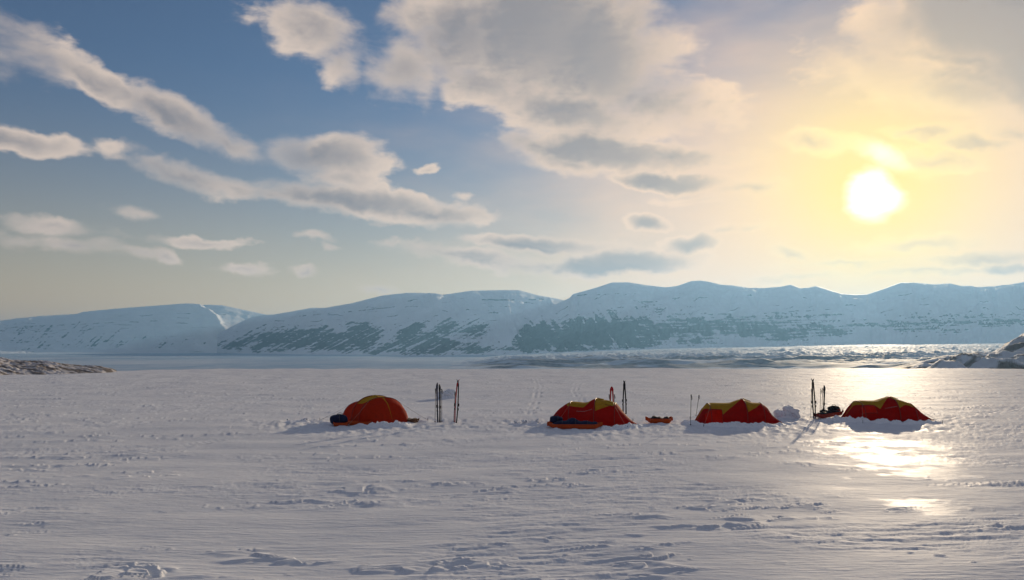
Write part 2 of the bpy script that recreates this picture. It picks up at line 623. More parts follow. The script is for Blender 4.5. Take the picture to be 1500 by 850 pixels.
# thin dark cliff bands: from px, py to px, py, half thickness, strength
BANDS = {100: [(0, 480, 235, 470, 1.3, .60), (60, 486, 190, 474, 1.0, .52), (60, 462, 120, 460, 0.8, .5), (200, 494, 290, 492, 0.9, .5), (320, 470, 375, 466, 0.8, .5)],
         200: [(430, 464, 520, 456, 1.4, .60), (520, 456, 612, 446, 1.4, .60), (700, 439.5, 800, 438.5, 1.6, .66), (690, 450, 770, 449, 1.0, .55), (690, 459, 760, 458, 1.3, .60), (640, 444, 680, 441, 1.0, .52), (700, 470, 750, 469, 1.0, .55)],
         300: [(839, 433, 912, 430, 1.3, .66), (915, 430.5, 1020, 430, 0.9, .55), (900, 451, 952, 449, 1.4, .66), (945, 441, 960, 437, 1.4, .66), (975, 437, 1060, 436, 1.0, .58), (1000, 450, 1030, 449, 1.2, .60),
               (960, 461, 1020, 460, 1.6, .70), (1030, 461, 1092, 460, 1.6, .70), (1115, 459, 1220, 453, 1.4, .66), (985, 472, 1110, 473, 1.4, .68), (1000, 480, 1120, 481, 1.6, .68), (1110, 468, 1240, 470, 1.4, .60),
               (1235, 476, 1380, 474, 2.0, .64), (1380, 474, 1520, 469, 2.0, .62), (1330, 463, 1500, 460, 1.2, .55), (1180, 452, 1220, 451, 1.0, .55), (1300, 451, 1360, 450, 0.9, .5), (1400, 450, 1440, 449, 0.9, .5), (1100, 434, 1150, 434, 0.9, .5), (1000, 504, 1060, 503, 1.0, .55), (1200, 503, 1300, 502, 0.9, .5)]}


def make_range(name, px0, px1, step, sky, base, ridge, rocks, seed, nk=190, strata=0.3, spur=55.0, base_z=ICE_Z, lean=0.5, step_at=None):
    pxs = np.arange(px0, px1, step)
    sa, se = zip(*[azel(*p) for p in sky])
    az = np.array([px_az(p) for p in pxs])
    el = np.interp(az, sa, se)
    # soften the joints between the measured points
    ker = np.array([1, 2, 3, 2, 1.0]) / 9
    el = np.convolve(np.pad(el, 2, mode='edge'), ker, 'valid')
    rb = np.interp(pxs, *zip(*base))
    rr = np.interp(pxs, *zip(*ridge))
    zr = CAM_Z + rr * np.tan(el)
    k = np.concatenate([np.linspace(0, 1, nk), 1 + np.linspace(0.03, 0.9, 16)])
    K, A = np.meshgrid(k, az, indexing='ij')
    PX = np.broadcast_to(pxs, K.shape)
    Rb = np.broadcast_to(rb, K.shape)
    Rr = np.broadcast_to(rr, K.shape)
    Zr = np.broadcast_to(zr, K.shape)
    # spurs and gullies running down the face
    g = PX / 30.0 + K * lean + 0.8 * fbm(PX / 60, K * 1.5, seed + 4, 3)
    rid = np.abs(noise2(g, K * 0.8, seed)) * 1.3
    rid2 = np.abs(noise2(g * 2.7 + 5, K * 1.6, seed + 1))
    rel = 0.62 * rid + 0.30 * rid2 + 0.3 * fbm(PX / 90, K * 2, seed + 2, 3)
    win = sstep(0.0, 0.22, K) * sstep(1.0, 0.72, K)
    Kc = np.clip(K, 0, 1)
    # profile: snow apron, cliff band, rounded top
    prof = np.interp(Kc, [0, 0.10, 0.25, 0.40, 0.52, 0.66, 0.80, 0.92, 1.0], [0, 0.035, 0.14, 0.33, 0.53, 0.74, 0.90, 0.975, 1.0])
    # ledges: flat benches between cliff steps
    lev = prof * 9 + 0.5 * fbm(PX / 120, K * 1.2, seed + 6, 2)
    fl = np.floor(lev)
    led = (fl + sstep(0.25, 0.75, lev - fl) - lev) / 9
    prof = prof + strata * led * win
    Z = base_z + (Zr - base_z) * prof + spur * (rel - 0.45) * win + 6 * fbm(PX / 9, K * 14, seed + 8, 3) * win
    back = np.clip(K - 1, 0, 1)
    Z = Z - back ** 1.2 * (Zr - base_z) * 1.15
    RR = Rb + (Rr - Rb) * K
    RR = RR + 120 * fbm(PX / 70, K * 1.0, seed + 9, 3) * sstep(0, 0.15, K) * sstep(1.0, 0.6, K)
    if step_at:
        # the nearer plateau ends in a wall; the next summit stands back behind it
        sx, dx_, amt = step_at
        RR = RR + amt * sstep(0, 7, PX - (sx + dx_ * (1 - Kc) + 4 * fbm(Kc * 5, 0 * Kc, seed + 70, 3))) * sstep(0.45, 0.75, K)
    X = np.sin(A) * RR
    Y = np.cos(A) * RR
    QX, QY = project(X, Y, Z)
    rock = np.full_like(Z, 0.0)
    wxx = QX + 9 * fbm(QX / 22, QY / 14, seed + 20, 3)
    wyy = QY + 6 * fbm(QX / 18, QY / 10, seed + 24, 3)
    for (cx, cy, a, b, s) in rocks:
        q = np.hypot((wxx - cx) / a, (wyy - cy) / b)
        rock = np.maximum(rock, s * sstep(1.35, 0.55, q))
    # snow lies in the gullies, rock on the ribs; streaks run slantwise down
    sl = fbm((QX + lean * 2.2 * (QY - 480)) / 7.0, QY / 26.0, seed + 30, 4, 0.6)
    fine = fbm(QX / 5.0, QY / 2.2, seed + 36, 3, 0.6)
    st = noise2(QX / 60, (QY + 0.02 * QX) / 2.3, seed + 40) + 0.6 * noise2(QX / 16, QY / 1.7, seed + 41)
    rock = rock + np.where(rock > 0.02, 1, 0) * (np.where(QX > 945, 0.26, 0.46) * sl + 0.20 * fine + np.where(QX > 930, 0.55, 0.26) * st)
    low = sstep(0.55, 0.2, K)
    rock = rock + np.where(rock > 0.2, 1, 0) * (rid - 0.35) * 0.3 * low
    # thin cliff bands on the upper face
    u = prof
    bn = 0
    for (u0, wd, ss) in ((0.80, 0.014, 0.62), (0.70, 0.012, 0.58), (0.60, 0.014, 0.62), (0.52, 0.012, 0.58)):
        uu = u - u0 - 0.015 * fbm(PX / 80, 0 * PX, seed + 50 + int(u0 * 100), 2)
        bn = np.maximum(bn, ss * np.exp(-(uu / wd) ** 2) * sstep(-0.05, 0.35, noise2(PX / 28, 0 * PX + u0 * 40, seed + 60) + 0.25 * noise2(PX / 6, 0 * PX + u0 * 33, seed + 61)))
    rock = np.maximum(rock, bn)
    for (x0, y0, x1, y1, wd, ss) in BANDS.get(seed, ()):
        tt = np.clip((QX - x0) / (x1 - x0), 0, 1)
        yy = y0 + (y1 - y0) * tt + 0.9 * noise2(QX / 14, 0 * QX + y0, seed + 80)
        on = sstep(x0 - 5, x0 + 8, QX) * sstep(x1 + 5, x1 - 8, QX)
        brk = sstep(-0.35, 0.15, noise2(QX / 17, 0 * QX + y0 * 3.1, seed + 81) + 0.4 * noise2(QX / 5, 0 * QX + y0 * 1.7, seed + 82))
        rock = np.maximum(rock, ss * np.exp(-((QY - yy) / wd) ** 2) * on * brk)
    o = grid_mesh(name, X, Y, Z, M_MTN, {'rock': rock})
    tag(o, kind='structure')
    return o


def make_mountains():
    # far left plateau
    skyA = [p for p in SKY if p[0] <= 353] + [(380, 457), (420, 466), (470, 480), (520, 495)]
    make_range('mountain', -420, 520, 1.5, skyA, [(-420, 8200), (0, 9000), (340, 11000), (520, 12200)], [(-420, 10500), (0, 11200), (275, 11200), (340, 11500), (520, 12600)], ROCKS_A, 100, nk=150, strata=0.25, spur=30, step_at=(282, 95, 420))
    # middle mountain
    skyB = [(300, 500), (340, 478), (365, 466), (385, 461.5)] + [p for p in SKY if 400 <= p[0] <= 813] + [(850, 445), (900, 458), (960, 475), (1000, 490)]
    make_range('mountain', 318, 1000, 1.1, skyB, [(318, 9500), (450, 6000), (640, 4700), (760, 5200), (1000, 6500)], [(318, 9900), (400, 8600), (560, 7200), (760, 7000), (1000, 7600)], ROCKS_B, 200, lean=0.9)
    # right mountain
    skyC = [(700, 508), (745, 490), (775, 470), (800, 455), (820, 443)] + [p for p in SKY if p[0] >= 834]
    make_range('mountain', 715, 2000, 1.1, skyC, [(715, 5300), (900, 4700), (1100, 5000), (1500, 5200), (2000, 5500)], [(715, 5800), (800, 6400), (900, 6600), (1500, 7000), (2000, 7500)], ROCKS_C, 300, lean=-0.3, strata=0.45)


# ------------------------------------------------------------------ glacier and moraine


def make_glacier():
    pxs = np.arange(640, 1900, 1.4)
    az = np.array([px_az(p) for p in pxs])
    rs = np.concatenate([np.arange(1150, 1900, 4.5), np.arange(1900, 3000, 16), np.arange(3000, 5600, 32)])
    Rr, A = np.meshgrid(rs, az, indexing='ij')
    PX = np.broadcast_to(pxs, Rr.shape)
    X = np.sin(A) * Rr
    Y = np.cos(A) * Rr
    side = sstep(648, 735, PX + 25 * fbm(X / 120, Y / 160, 400, 3) - (Rr - 1200) * 0.004)
    front = sstep(1230, 1420, Rr + 60 * fbm(X / 150, Y / 150, 402, 3))
    top_py = np.interp(PX, [640, 720, 800, 900, 1000, 1150, 1300, 1500, 1900], [524, 521.5, 517, 512.5, 509.5, 507, 505, 504, 503])
    far_z = CAM_Z + 4800 * (HOR - top_py) / F_PX
    s = np.clip((Rr - 1250) / (4800 - 1250), 0, 1)
    z = 9 * front + (far_z - ICE_Z - 9) * s ** 0.9
    bumps = np.abs(noise2(X / 26, Y / 34, 410)) * 4.5 + np.abs(noise2(X / 11, Y / 15, 411)) * 3.4 + np.abs(noise2(X / 5, Y / 9, 413)) * 1.6 + 5 * fbm(X / 90, Y / 130, 412, 3)
    bumps = bumps * sstep(1250, 1700, Rr) * (1 - 0.55 * sstep(2600, 4200, Rr))
    mor = 4.5 * sstep(0.05, 0.5, fbm(X / 210, Y / 55, 420, 3)) * sstep(1250, 1330, Rr) * sstep(1800, 1500, Rr)
    Z = ICE_Z - 1 + side * (z + bumps * (0.4 + 0.6 * side) + mor)
    band = sstep(1210, 1290, Rr) * sstep(1750, 1380, Rr)
    rock = side * (band * (0.50 + 0.85 * fbm(X / 130, Y / 40, 430, 4, 0.6)) + 0.14 + 0.20 * fbm(X / 60, Y / 70, 432, 4) + 0.25 * sstep(0.1, 0.6, noise2(X / 300, Y / 80, 434)))
    rock = rock + 0.35 * sstep(1050, 1300, PX) * sstep(2600, 1500, Rr) * side * (0.5 + fbm(X / 70, Y / 50, 436, 4))
    o = grid_mesh('glacier', X, Y, Z, M_GLAC, {'rock': rock})
    tag(o, kind='structure')


def make_moraine():
    pxs = np.arange(1250, 1900, 1.2)
    az = np.array([px_az(p) for p in pxs])
    sky = [(1250, 541), (1300, 538), (1335, 531), (1370, 521), (1400, 515), (1428, 512), (1440, 514), (1457, 510.5), (1464, 506), (1479, 496.5), (1500, 486), (1560, 462), (1650, 440), (1900, 430)]
    sa, se = zip(*[azel(*p) for p in sky])
    el = np.interp(az, sa, se)
    rr = np.interp(pxs, [1250, 1450, 1500, 1900], [640, 690, 760, 900])
    zr = CAM_Z + rr * np.tan(el)
    k = np.linspace(0, 1.6, 130)
    K, A = np.meshgrid(k, az, indexing='ij')
    rb = rr - 330
    RR = rb + (rr - rb) * K
    X = np.sin(A) * RR
    Y = np.cos(A) * RR
    prof = np.where(K <= 1, np.clip(K, 0, 1) ** 0.9, 1 - (K - 1) * 0.9)
    win = sstep(0, 0.1, K)
    hum = (np.abs(noise2(X / 26, Y / 30, 500)) * 8 + np.abs(noise2(X / 10, Y / 13, 501)) * 3.2 + fbm(X / 4, Y / 5, 502, 2) * 0.8) * win * (1 - 0.6 * sstep(0.8, 1.0, K) * sstep(1.3, 1.0, K))
    low = sstep(1300, 1400, np.broadcast_to(pxs, K.shape))
    Z = -27 + (zr + 27) * prof + (hum - 3) * (0.25 + 0.75 * low)
    rock = 0.42 + 0.75 * fbm(X / 34, Y / 22, 510, 4, 0.6) + 0.12 * noise2(X / 4, Y / 4, 512)
    rock = rock - 0.12 * sstep(1380, 1460, np.broadcast_to(pxs, K.shape)) + 0.2 * sstep(1470, 1500, np.broadcast_to(pxs, K.shape)) * (fbm((X + Z) / 18, Y / 12, 514, 3))
    o = grid_mesh('moraine', X, Y, Z, M_MOR, {'rock': rock})
    tag(o, kind='structure')


def make_headland():
    pxs = np.arange(-160, 172, 0.7)
    az = np.array([px_az(p) for p in pxs])
    sky = [(-160, 505), (-60, 512), (0, 524), (20, 527.5), (43, 529), (67, 528.5), (87, 532), (110, 534.5), (150, 537), (163, 539.5), (172, 543)]
    sa, se = zip(*[azel(*p) for p in sky])
    el = np.interp(az, sa, se)
    rr = np.full_like(pxs, 118.0)
    zr = CAM_Z + rr * np.tan(el)
    k = np.linspace(0, 1.9, 110)
    K, A = np.meshgrid(k, az, indexing='ij')
    rb = np.interp(pxs, [-160, 0, 150, 172], [98, 106, 113, 116])
    RR = rb + (rr - rb) * K
    X = np.sin(A) * RR
    Y = np.cos(A) * RR
    prof = np.where(K <= 1, np.clip(K, 0, 1) ** 0.75, 1 - ((K - 1) / 0.9) ** 2 * 0.9)
    win = sstep(0, 0.15, K) * sstep(1.9, 1.6, K)
    amp = np.clip((zr + 0.1) / 1.8, 0.1, 1)
    bump = (np.abs(noise2(X / 1.9, Y / 1.6, 600)) * 0.26 + np.abs(noise2(X / 0.7, Y / 0.7, 601)) * 0.16 - 0.14) * win * amp
    Z = -0.35 + (zr + 0.35) * prof + bump
    rock = 0.46 + 0.8 * fbm(X / 2.8, Y / 1.1, 610, 4, 0.6) + 0.15 * sstep(60, 110, np.broadcast_to(pxs, K.shape))
    o = grid_mesh('headland', X, Y, Z, M_OUT, {'rock': rock})
    tag(o, kind='structure')


# ------------------------------------------------------------------ haze


def make_haze():
    m = bpy.data.materials.new('haze_air')
    m.use_nodes = True
    nt = m.node_tree
    nt.nodes.clear()
    t = NT(nt)
    out = t.n('ShaderNodeOutputMaterial')
    v = t.n('ShaderNodeVolumePrincipled')
    v.inputs['Color'].default_value = (0.26, 0.56, 0.94, 1)
    v.inputs['Density'].default_value = HAZE_DENSITY
    v.inputs['Anisotropy'].default_value = 0.5
    nt.links.new(v.outputs[0], out.inputs['Volume'])
    mb = MB().box((0, 0, (690 - 45) / 2), (36000, 36000, 735))
    o = mb.build('haze', m, smooth=False)
    tag(o, kind='stuff')


HAZE_DENSITY = 0.66e-4

# ------------------------------------------------------------------ tents


def lerpk(x, ks):
    return float(np.interp(x, [k[0] for k in ks], [k[1] for k in ks]))


def curve(x, ks):
    """monotone cubic through the knots"""
    xs = [k[0] for k in ks]
    ys = [k[1] for k in ks]
    n = len(xs)
    if x <= xs[0]:
        return ys[0]
    if x >= xs[-1]:
        return ys[-1]
    d = [(ys[i + 1] - ys[i]) / (xs[i + 1] - xs[i]) for i in range(n - 1)]
    m = [d[0]] + [0.0 if d[i - 1] * d[i] <= 0 else 2 * d[i - 1] * d[i] / (d[i - 1] + d[i]) for i in range(1, n - 1)] + [d[-1]]
    i = max(j for j in range(n - 1) if xs[j] <= x)
    h = xs[i + 1] - xs[i]
    t = (x - xs[i]) / h
    return (ys[i] * (2 * t ** 3 - 3 * t ** 2 + 1) + m[i] * h * (t ** 3 - 2 * t ** 2 + t)
            + ys[i + 1] * (3 * t ** 2 - 2 * t ** 3) + m[i + 1] * h * (t ** 3 - t ** 2))


def make_tent(px, py, yaw, label, prof, width, tau, arches, red, door=None, print_at=None, guys=True, hs=1.0):
    """prof: (x, height) knots along the tent; width: (x, half width); tau: (x, half angle of the yellow roof)"""
    c = on_ground(px, py)
    c[2] = float(ground_z(c[0], c[1])) - 0.03
    root = empty('tent', c, yaw)
    tag(root, label, 'tent', 'expedition tents of the camp')
    x0, x1 = prof[0][0], prof[-1][0]
    ax = sorted(arches)
    from bisect import bisect_right

    def sag(x):
        ks = [x0] + ax + [x1]
        i = min(max(bisect_right(ks, x) - 1, 0), len(ks) - 2)
        fr = (x - ks[i]) / (ks[i + 1] - ks[i])
        inner = 0 < i < len(ks) - 2
        return 1 - (0.040 if inner else 0.05) * math.sin(math.pi * min(max(fr, 0), 1))

    def pt(x, t, off=0.0):
        h = curve(x, prof) * sag(x) * hs
        w = curve(x, width) * (0.5 + 0.5 * sag(x))
        cy = math.cos(t)
        sz = max(math.sin(t), 0.0)
        y = w * math.copysign(abs(cy) ** 0.85, cy)
        z = h * sz ** 0.80
        n = Vector((0, cy, sz + 0.15)).normalized() * off
        return Vector((x, y + n.y, z + n.z))

    NX = 90
    xs = [x0 + (x1 - x0) * i / (NX - 1) for i in range(NX)]
    for i, a in enumerate(ax):
        j = min(range(NX), key=lambda q: abs(xs[q] - a))
        xs[j] = a
    NTt = 26
    hp = math.pi / 2
    mb = MB()
    for sgn in (1, -1):
        P = []
        for x in xs:
            ta = lerpk(x, tau)
            P.append([pt(x, hp + sgn * (hp - (hp - ta) * j / (NTt - 1))) for j in range(NTt)])
        if sgn == 1 and door:
            # the door panel fills an opening in the flysheet on this side
            keep = []
            for i in range(NX - 1):
                for j in range(NTt - 1):
                    ta = lerpk(xs[i], tau)
                    low = (hp - ta) * (j + 0.5) / (NTt - 1)
                    xm = (xs[i] + xs[i + 1]) / 2
                    if not (door[0] + 0.02 < xm < door[1] - 0.02 and door[2] + 0.03 < low < door[3] - 0.03):
                        keep.append((i * NTt + j, i * NTt + j + 1, (i + 1) * NTt + j + 1, (i + 1) * NTt + j))
            mb.add([p for row in P for p in row], keep)
        else:
            mb.surf(P)
    mb.build('flysheet', red, root)
    mb = MB()
    P = []
    for x in xs:
        ta = lerpk(x, tau)
        P.append([pt(x, hp - ta + 2 * ta * j / 15) for j in range(16)])
    mb.surf(P)
    mb.build('roof_panel', M_YELLOW, root)
    for a in ax:
        mb = MB()
        mb.tube([pt(a, math.pi * j / 40, 0.006) for j in range(41)], 0.013, 6)
        mb.build('pole_sleeve', M_POLE, root)
    # snow flap along the ground
    mb = MB()
    for sgn in (0, math.pi):
        P = []
        for x in xs:
            p = pt(x, sgn)
            s_ = 1 if sgn == 0 else -1
            P.append([p + Vector((0, 0, 0.05)), p + Vector((0, s_ * 0.05, 0.03)), p + Vector((0, s_ * 0.16, 0.015 + 0.02 * math.sin(x * 9)))])
        mb.surf(P)
    mb.build('snow_flap', M_POLE, root)
    if door:
        xa, xb, ta, tb, mat_, lab = door
        mb = MB()
        P = [[pt(xa + (xb - xa) * i / 14 + (0.0), math.pi + (-(ta + (tb - ta) * j / 12)), 0.016) for j in range(13)] for i in range(15)]
        mb.surf(P)
        d = mb.build('door', mat_, root)
        d['label'] = lab
        mb = MB()
        mb.tube([P[i][0] for i in range(15)], 0.008, 5)
        mb.tube([P[14][j] for j in range(13)], 0.008, 5)
        mb.tube([P[i][12] for i in range(15)], 0.008, 5)
        mb.build('zipper', M_POLE, d)
    if print_at:
        xa, xb, tt = print_at
        mb = MB()
        P = [[pt(xa + (xb - xa) * i / 14, math.pi - tt - 0.010 * j - 0.012 * math.sin(i * 2.4), 0.008) for j in range(3)] for i in range(15)]
        mb.surf(P)
        mb.build('print_strip', M_PRINT, root)
    # ridge vent hood beside the tallest arch
    am = max(ax, key=lambda a: lerpk(a, prof))
    mb = MB()
    P = [[pt(am + 0.05 + 0.05 * i, hp + 0.02 + 0.05 * j - 0.10, 0.012 + 0.03 * math.sin(math.pi * j / 4)) for j in range(5)] for i in range(6)]
    mb.surf(P)
    mb.build('vent_hood', M_YELLOW, root)
    if guys:
        for a in (ax[0], ax[-1]):
            for sgn in (1, -1):
                t = hp + sgn * 0.55
                p = pt(a, t, 0.01)
                out = Vector((p.x + (0.55 if a > 0 else -0.45), p.y - sgn * 1.15, 0.03))
                mb = MB().tube([p, (p + out) / 2 - Vector((0, 0, 0.02)), out], 0.0035, 4)
                g = mb.build('guy_line', M_CORD, root)
                MB().tube([out + Vector((0, 0, 0.10)), out - Vector((0, 0, 0.12))], 0.009, 5).build('peg', M_SHAFT, g)
    return root


# ------------------------------------------------------------------ sleds, bags, skis


def make_sled(px, py, length, width, height, yaw, label, mat=M_HULL, load=None, load_h=0.16, tilt=0.0, z_off=-0.02, group='cargo sleds by the tents'):
    c = on_ground(px, py)
    c[2] = float(ground_z(c[0], c[1])) + z_off
    root = empty('sled', c, yaw, (0, tilt))
    tag(root, label, 'sled', group)
    N, Mm = 34, 15
    P = []
    for i in range(N):
        s = -1 + 2 * i / (N - 1)
        x = s * length / 2
        tip = sstep(0.62, 1.0, abs(s))
        lift = height * 0.65 * tip ** 1.5
        w = width / 2 * (1 - 0.55 * tip ** 2.2)
        h = height * (1 - 0.25 * tip)
        row = []
        for j in range(Mm):
            u = -1 + 2 * j / (Mm - 1)
            y = w * math.copysign(min(abs(u) * 1.35, 1.0 + 0.12 * max(abs(u) - 0.74, 0) / 0.26), u)
            z = lift + h * sstep(0.66, 1.0, abs(u))
            row.append(Vector((x, y, z)))
        P.append(row)
    mb = MB().surf(P)
    # inner skin, closed at both ends
    Q = [[p + Vector((0, -0.012 * (1 if p.y > 0 else -1) if abs(p.y) > width * 0.3 else 0, 0.012)) for p in row] for row in P]
    mb.surf([list(reversed(row)) for row in Q])
    hull = mb.build('hull', mat, root)
    mb = MB()
    rim = [P[i][0] for i in range(N)]
    rim2 = [P[i][-1] for i in range(N)]
    mb.tube(rim, 0.014, 5)
    mb.tube(rim2, 0.014, 5)
    mb.tube(P[0], 0.014, 5)
    mb.tube(P[-1], 0.014, 5)
    mb.build('rim', mat, root)
    if load:
        rnd = random.Random(int(px * 7 + py))
        ph = [rnd.uniform(0, 6) for _ in range(4)]
        P2 = []
        n2, m2 = 40, 15
        for i in range(n2):
            s = -1 + 2 * i / (n2 - 1)
            x = s * length * 0.43
            e = (1 - abs(s) ** 5) ** 0.5
            hh = load_h * e * (0.72 + 0.20 * math.sin(s * 5.2 + ph[0]) + 0.12 * math.sin(s * 11 + ph[1]))
            w = width * 0.47 * (0.30 + 0.70 * e)
            row = []
            for j in range(m2):
                a = math.pi * j / (m2 - 1)
                wob = 1 + 0.08 * math.sin(7 * a + 9 * s + ph[2])
                row.append(Vector((x, w * math.cos(a), height * 0.72 + hh * math.sin(a) ** 0.7 * wob)))
            P2.append(row)
        MB().surf(P2).build('cargo_cover', load, root)
        for s in (-0.5, 0.05, 0.55):
            i = int((s + 1) / 2 * (n2 - 1))
            MB().tube([p + Vector((0, 0, 0.006)) for p in P2[i]], 0.012, 5).build('strap', M_STRAP, root)
    return root


def blob(seed, rx, ry, rz, n=26, m=16, amp=0.12, sq=0.75):
    P = []
    rnd = random.Random(seed)
    ph = [rnd.uniform(0, 6.28) for _ in range(6)]
    for i in range(m):
        v = -math.pi / 2 + math.pi * i / (m - 1)
        row = []
        for j in range(n + 1):
            u = 2 * math.pi * j / n

            def spw(x, e):
                return math.copysign(abs(x) ** e, x)
            k = 1 + amp * (math.sin(2 * u + ph[0] + 2 * v) * 0.5 + math.sin(3 * u + ph[1]) * 0.4 * math.cos(v) + math.sin(5 * v + ph[2] + u) * 0.35 + 0.25 * math.sin(7 * u + 4 * v + ph[3]))
            row.append(Vector((rx * spw(math.cos(v), sq) * spw(math.cos(u), sq) * k, ry * spw(math.cos(v), sq) * spw(math.sin(u), sq) * k, rz * spw(math.sin(v), sq) * k)))
        P.append(row)
    return P


def make_bag(px, py, z, sx, sy, sz, label, mat, seed, yaw=0.0, group='bags of gear lying by the tents'):
    c = on_ground(px, py)
    gz = float(ground_z(c[0], c[1]))
    root = empty('gear_bag', (c[0], c[1], gz + z), yaw)
    tag(root, label, 'bag', group)
    P = blob(seed, sx / 2, sy / 2, sz / 2)
    P = [[p + Vector((0, 0, sz * 0.46)) for p in row] for row in P]
    MB().surf(P).build('bag_body', mat, root)
    mid = [P[i][j] for i in range(3, 14) for j in (20,)]
    MB().tube([Vector((p.x, p.y - 0.006, p.z)) for p in mid], 0.012, 5).build('strap', M_STRAP, root)
    top = max((p for row in P for p in row), key=lambda p: p.z)
    MB().tube([top + Vector((sx * 0.16 * math.cos(a), 0, 0.055 * math.sin(a) - 0.012)) for a in [math.pi * k / 8 for k in range(9)]], 0.010, 5).build('handle', M_STRAP, root)
    return root


def stand(px, py, top_px, top_py):
    """foot on the snow, height and lean for something planted upright"""
    c = on_ground(px, py)
    c[2] = float(ground_z(c[0], c[1]))
    d = np.hypot(c[0], c[1])
    pix = d / F_PX
    h = (py - top_py) * pix * 1.0
    lean = math.atan2((top_px - px) * pix, h)
    return c, h, lean


def make_ski(px, py, tpx, tpy, label, mat, face=-1, group='skis planted in the snow', turn=0.0, binding=True, back=0.0):
    c, h, lean = stand(px, py, tpx, tpy)
    root = empty('ski', c, turn)
    root.rotation_mode = 'ZYX'
    root.rotation_euler = (back, lean, turn)
    tag(root, label, 'ski', group)
    L0 = -0.22
    V = []
    N = 30
    secs = []
    for i in range(N):
        s = i / (N - 1)
        z = L0 + (h - L0) * s
        w = 0.033 - 0.007 * math.sin(math.pi * min(max((s - 0.08) / 0.75, 0), 1))
        th = 0.007 + 0.012 * math.sin(math.pi * min(s / 0.95, 1)) ** 1.5
        x = 0.035 * math.sin(math.pi * min(s / 0.88, 1)) * 1.0
        if s > 0.86:
            q = (s - 0.86) / 0.14
            x = x - 0.10 * q ** 2.0
            w = 0.040 * (1 - q ** 3) + 0.004
            z = L0 + (h - L0) * (0.86 + 0.14 * (q - 0.12 * q * q))
        secs.append((x * face, w, th, z))
    mb = MB()
    rows = []
    for (x, w, th, z) in secs:
        rows.append([Vector((x - th / 2, -w, z)), Vector((x + th / 2, -w, z)), Vector((x + th / 2, w, z)), Vector((x - th / 2, w, z)), Vector((x - th / 2, -w, z))])
    mb.surf(rows)
    mb.add([rows[-1][k] for k in range(4)], [(0, 1, 2, 3)])
    blade = mb.build('blade', mat, root, smooth=False)
    if binding:
        s = 0.47
        z = L0 + (h - L0) * s
        x = 0.035 * math.sin(math.pi * s / 0.88) * face + face * 0.026
        mb = MB()
        mb.box((x, 0, z), (0.030, 0.075, 0.11))
        mb.build('binding', M_BIND, root, smooth=False)
        MB().box((x - face * 0.002, 0, z - 0.17), (0.018, 0.055, 0.08)).build('heel_plate', M_BIND, root, smooth=False)
    return root


def make_pole(px, py, tpx, tpy, label, group='ski poles planted in the snow'):
    c, h, lean = stand(px, py, tpx, tpy)
    root = empty('ski_pole', c)
    root.rotation_euler = (0.0, lean, 0.0)
    tag(root, label, 'ski pole', group)
    mb = MB()
    mb.tube([(0, 0, -0.10), (0, 0, 0.2), (0, 0, h - 0.12)], [0.006, 0.009, 0.011], 8)
    mb.build('shaft', M_SHAFT, root)
    mb = MB()
    mb.tube([(0, 0, h - 0.15), (0.002, 0, h - 0.11), (0, 0, h - 0.05), (0, 0, h - 0.012), (0, 0, h)], [0.015, 0.019, 0.017, 0.024, 0.016], 8)
    mb.build('grip', M_BIND, root)
    mb = MB()
    mb.tube([(0, 0, h - 0.03), (0.035, 0.0, h - 0.09), (0.045, 0.01, h - 0.17), (0.02, 0.01, h - 0.20), (0.012, 0, h - 0.12)], 0.007, 5)
    mb.build('wrist_strap', M_BIND, root)
    mb = MB()
    P = [[Vector((rr * math.cos(a), rr * math.sin(a), 0.035 + 0.012 * (rr > 0.03))) for a in [2 * math.pi * k / 12 for k in range(13)]] for rr in (0.010, 0.030, 0.048)]
    mb.surf(P)
    mb.build('basket', M_BIND, root)
    return root


# ------------------------------------------------------------------ snow banks and piles


def make_bank(pts, hts, label, seed, group='snow shovelled against the tents', wid=0.34):
    """bank of shovelled snow along a line on the ground (px, py); hts in metres"""
    G = [on_ground(*p) for p in pts]
    n = 220
    ss = np.linspace(0, len(G) - 1, n)
    gx = np.interp(ss, range(len(G)), [g[0] for g in G])
    gy = np.interp(ss, range(len(G)), [g[1] for g in G])
    hh = np.interp(ss, range(len(G)), hts)
    tx = np.gradient(gx)
    ty = np.gradient(gy)
    ln = np.hypot(tx, ty)
    nx, ny = ty / ln, -tx / ln        # towards the camera when the line runs to +x
    cr = np.linspace(-1, 1, 41)
    S, Cc = np.meshgrid(np.arange(n), cr, indexing='ij')
    wv = wid * (0.7 + 1.1 * hh / 0.25)
    X = gx[S] + nx[S] * Cc * wv[S]
    Y = gy[S] + ny[S] * Cc * wv[S]
    endw = sstep(0, 0.04, S / n) * sstep(1, 0.96, S / n)
    shape = np.exp(-(Cc * 1.9) ** 2)
    lum = np.abs(noise2(X / 0.17, Y / 0.17, seed)) * 0.8 + np.abs(noise2(X / 0.08, Y / 0.08, seed + 1)) * 0.4
    blk = np.floor(3 * (noise2(X / 0.28, Y / 0.24, seed + 2) + 0.5)) / 3
    Z = ground_z(X, Y) - 0.03 + endw * shape * hh[S] * (0.55 + 0.75 * lum + 0.45 * blk) + 0.03 * endw * shape
    Z = Z - 0.07 * (np.abs(Cc) > 0.99) - 0.07 * (endw < 0.02)
    o = grid_mesh('snow_bank', X, Y, Z, M_HEAP)
    tag(o, label, 'snow bank', group)
    return o


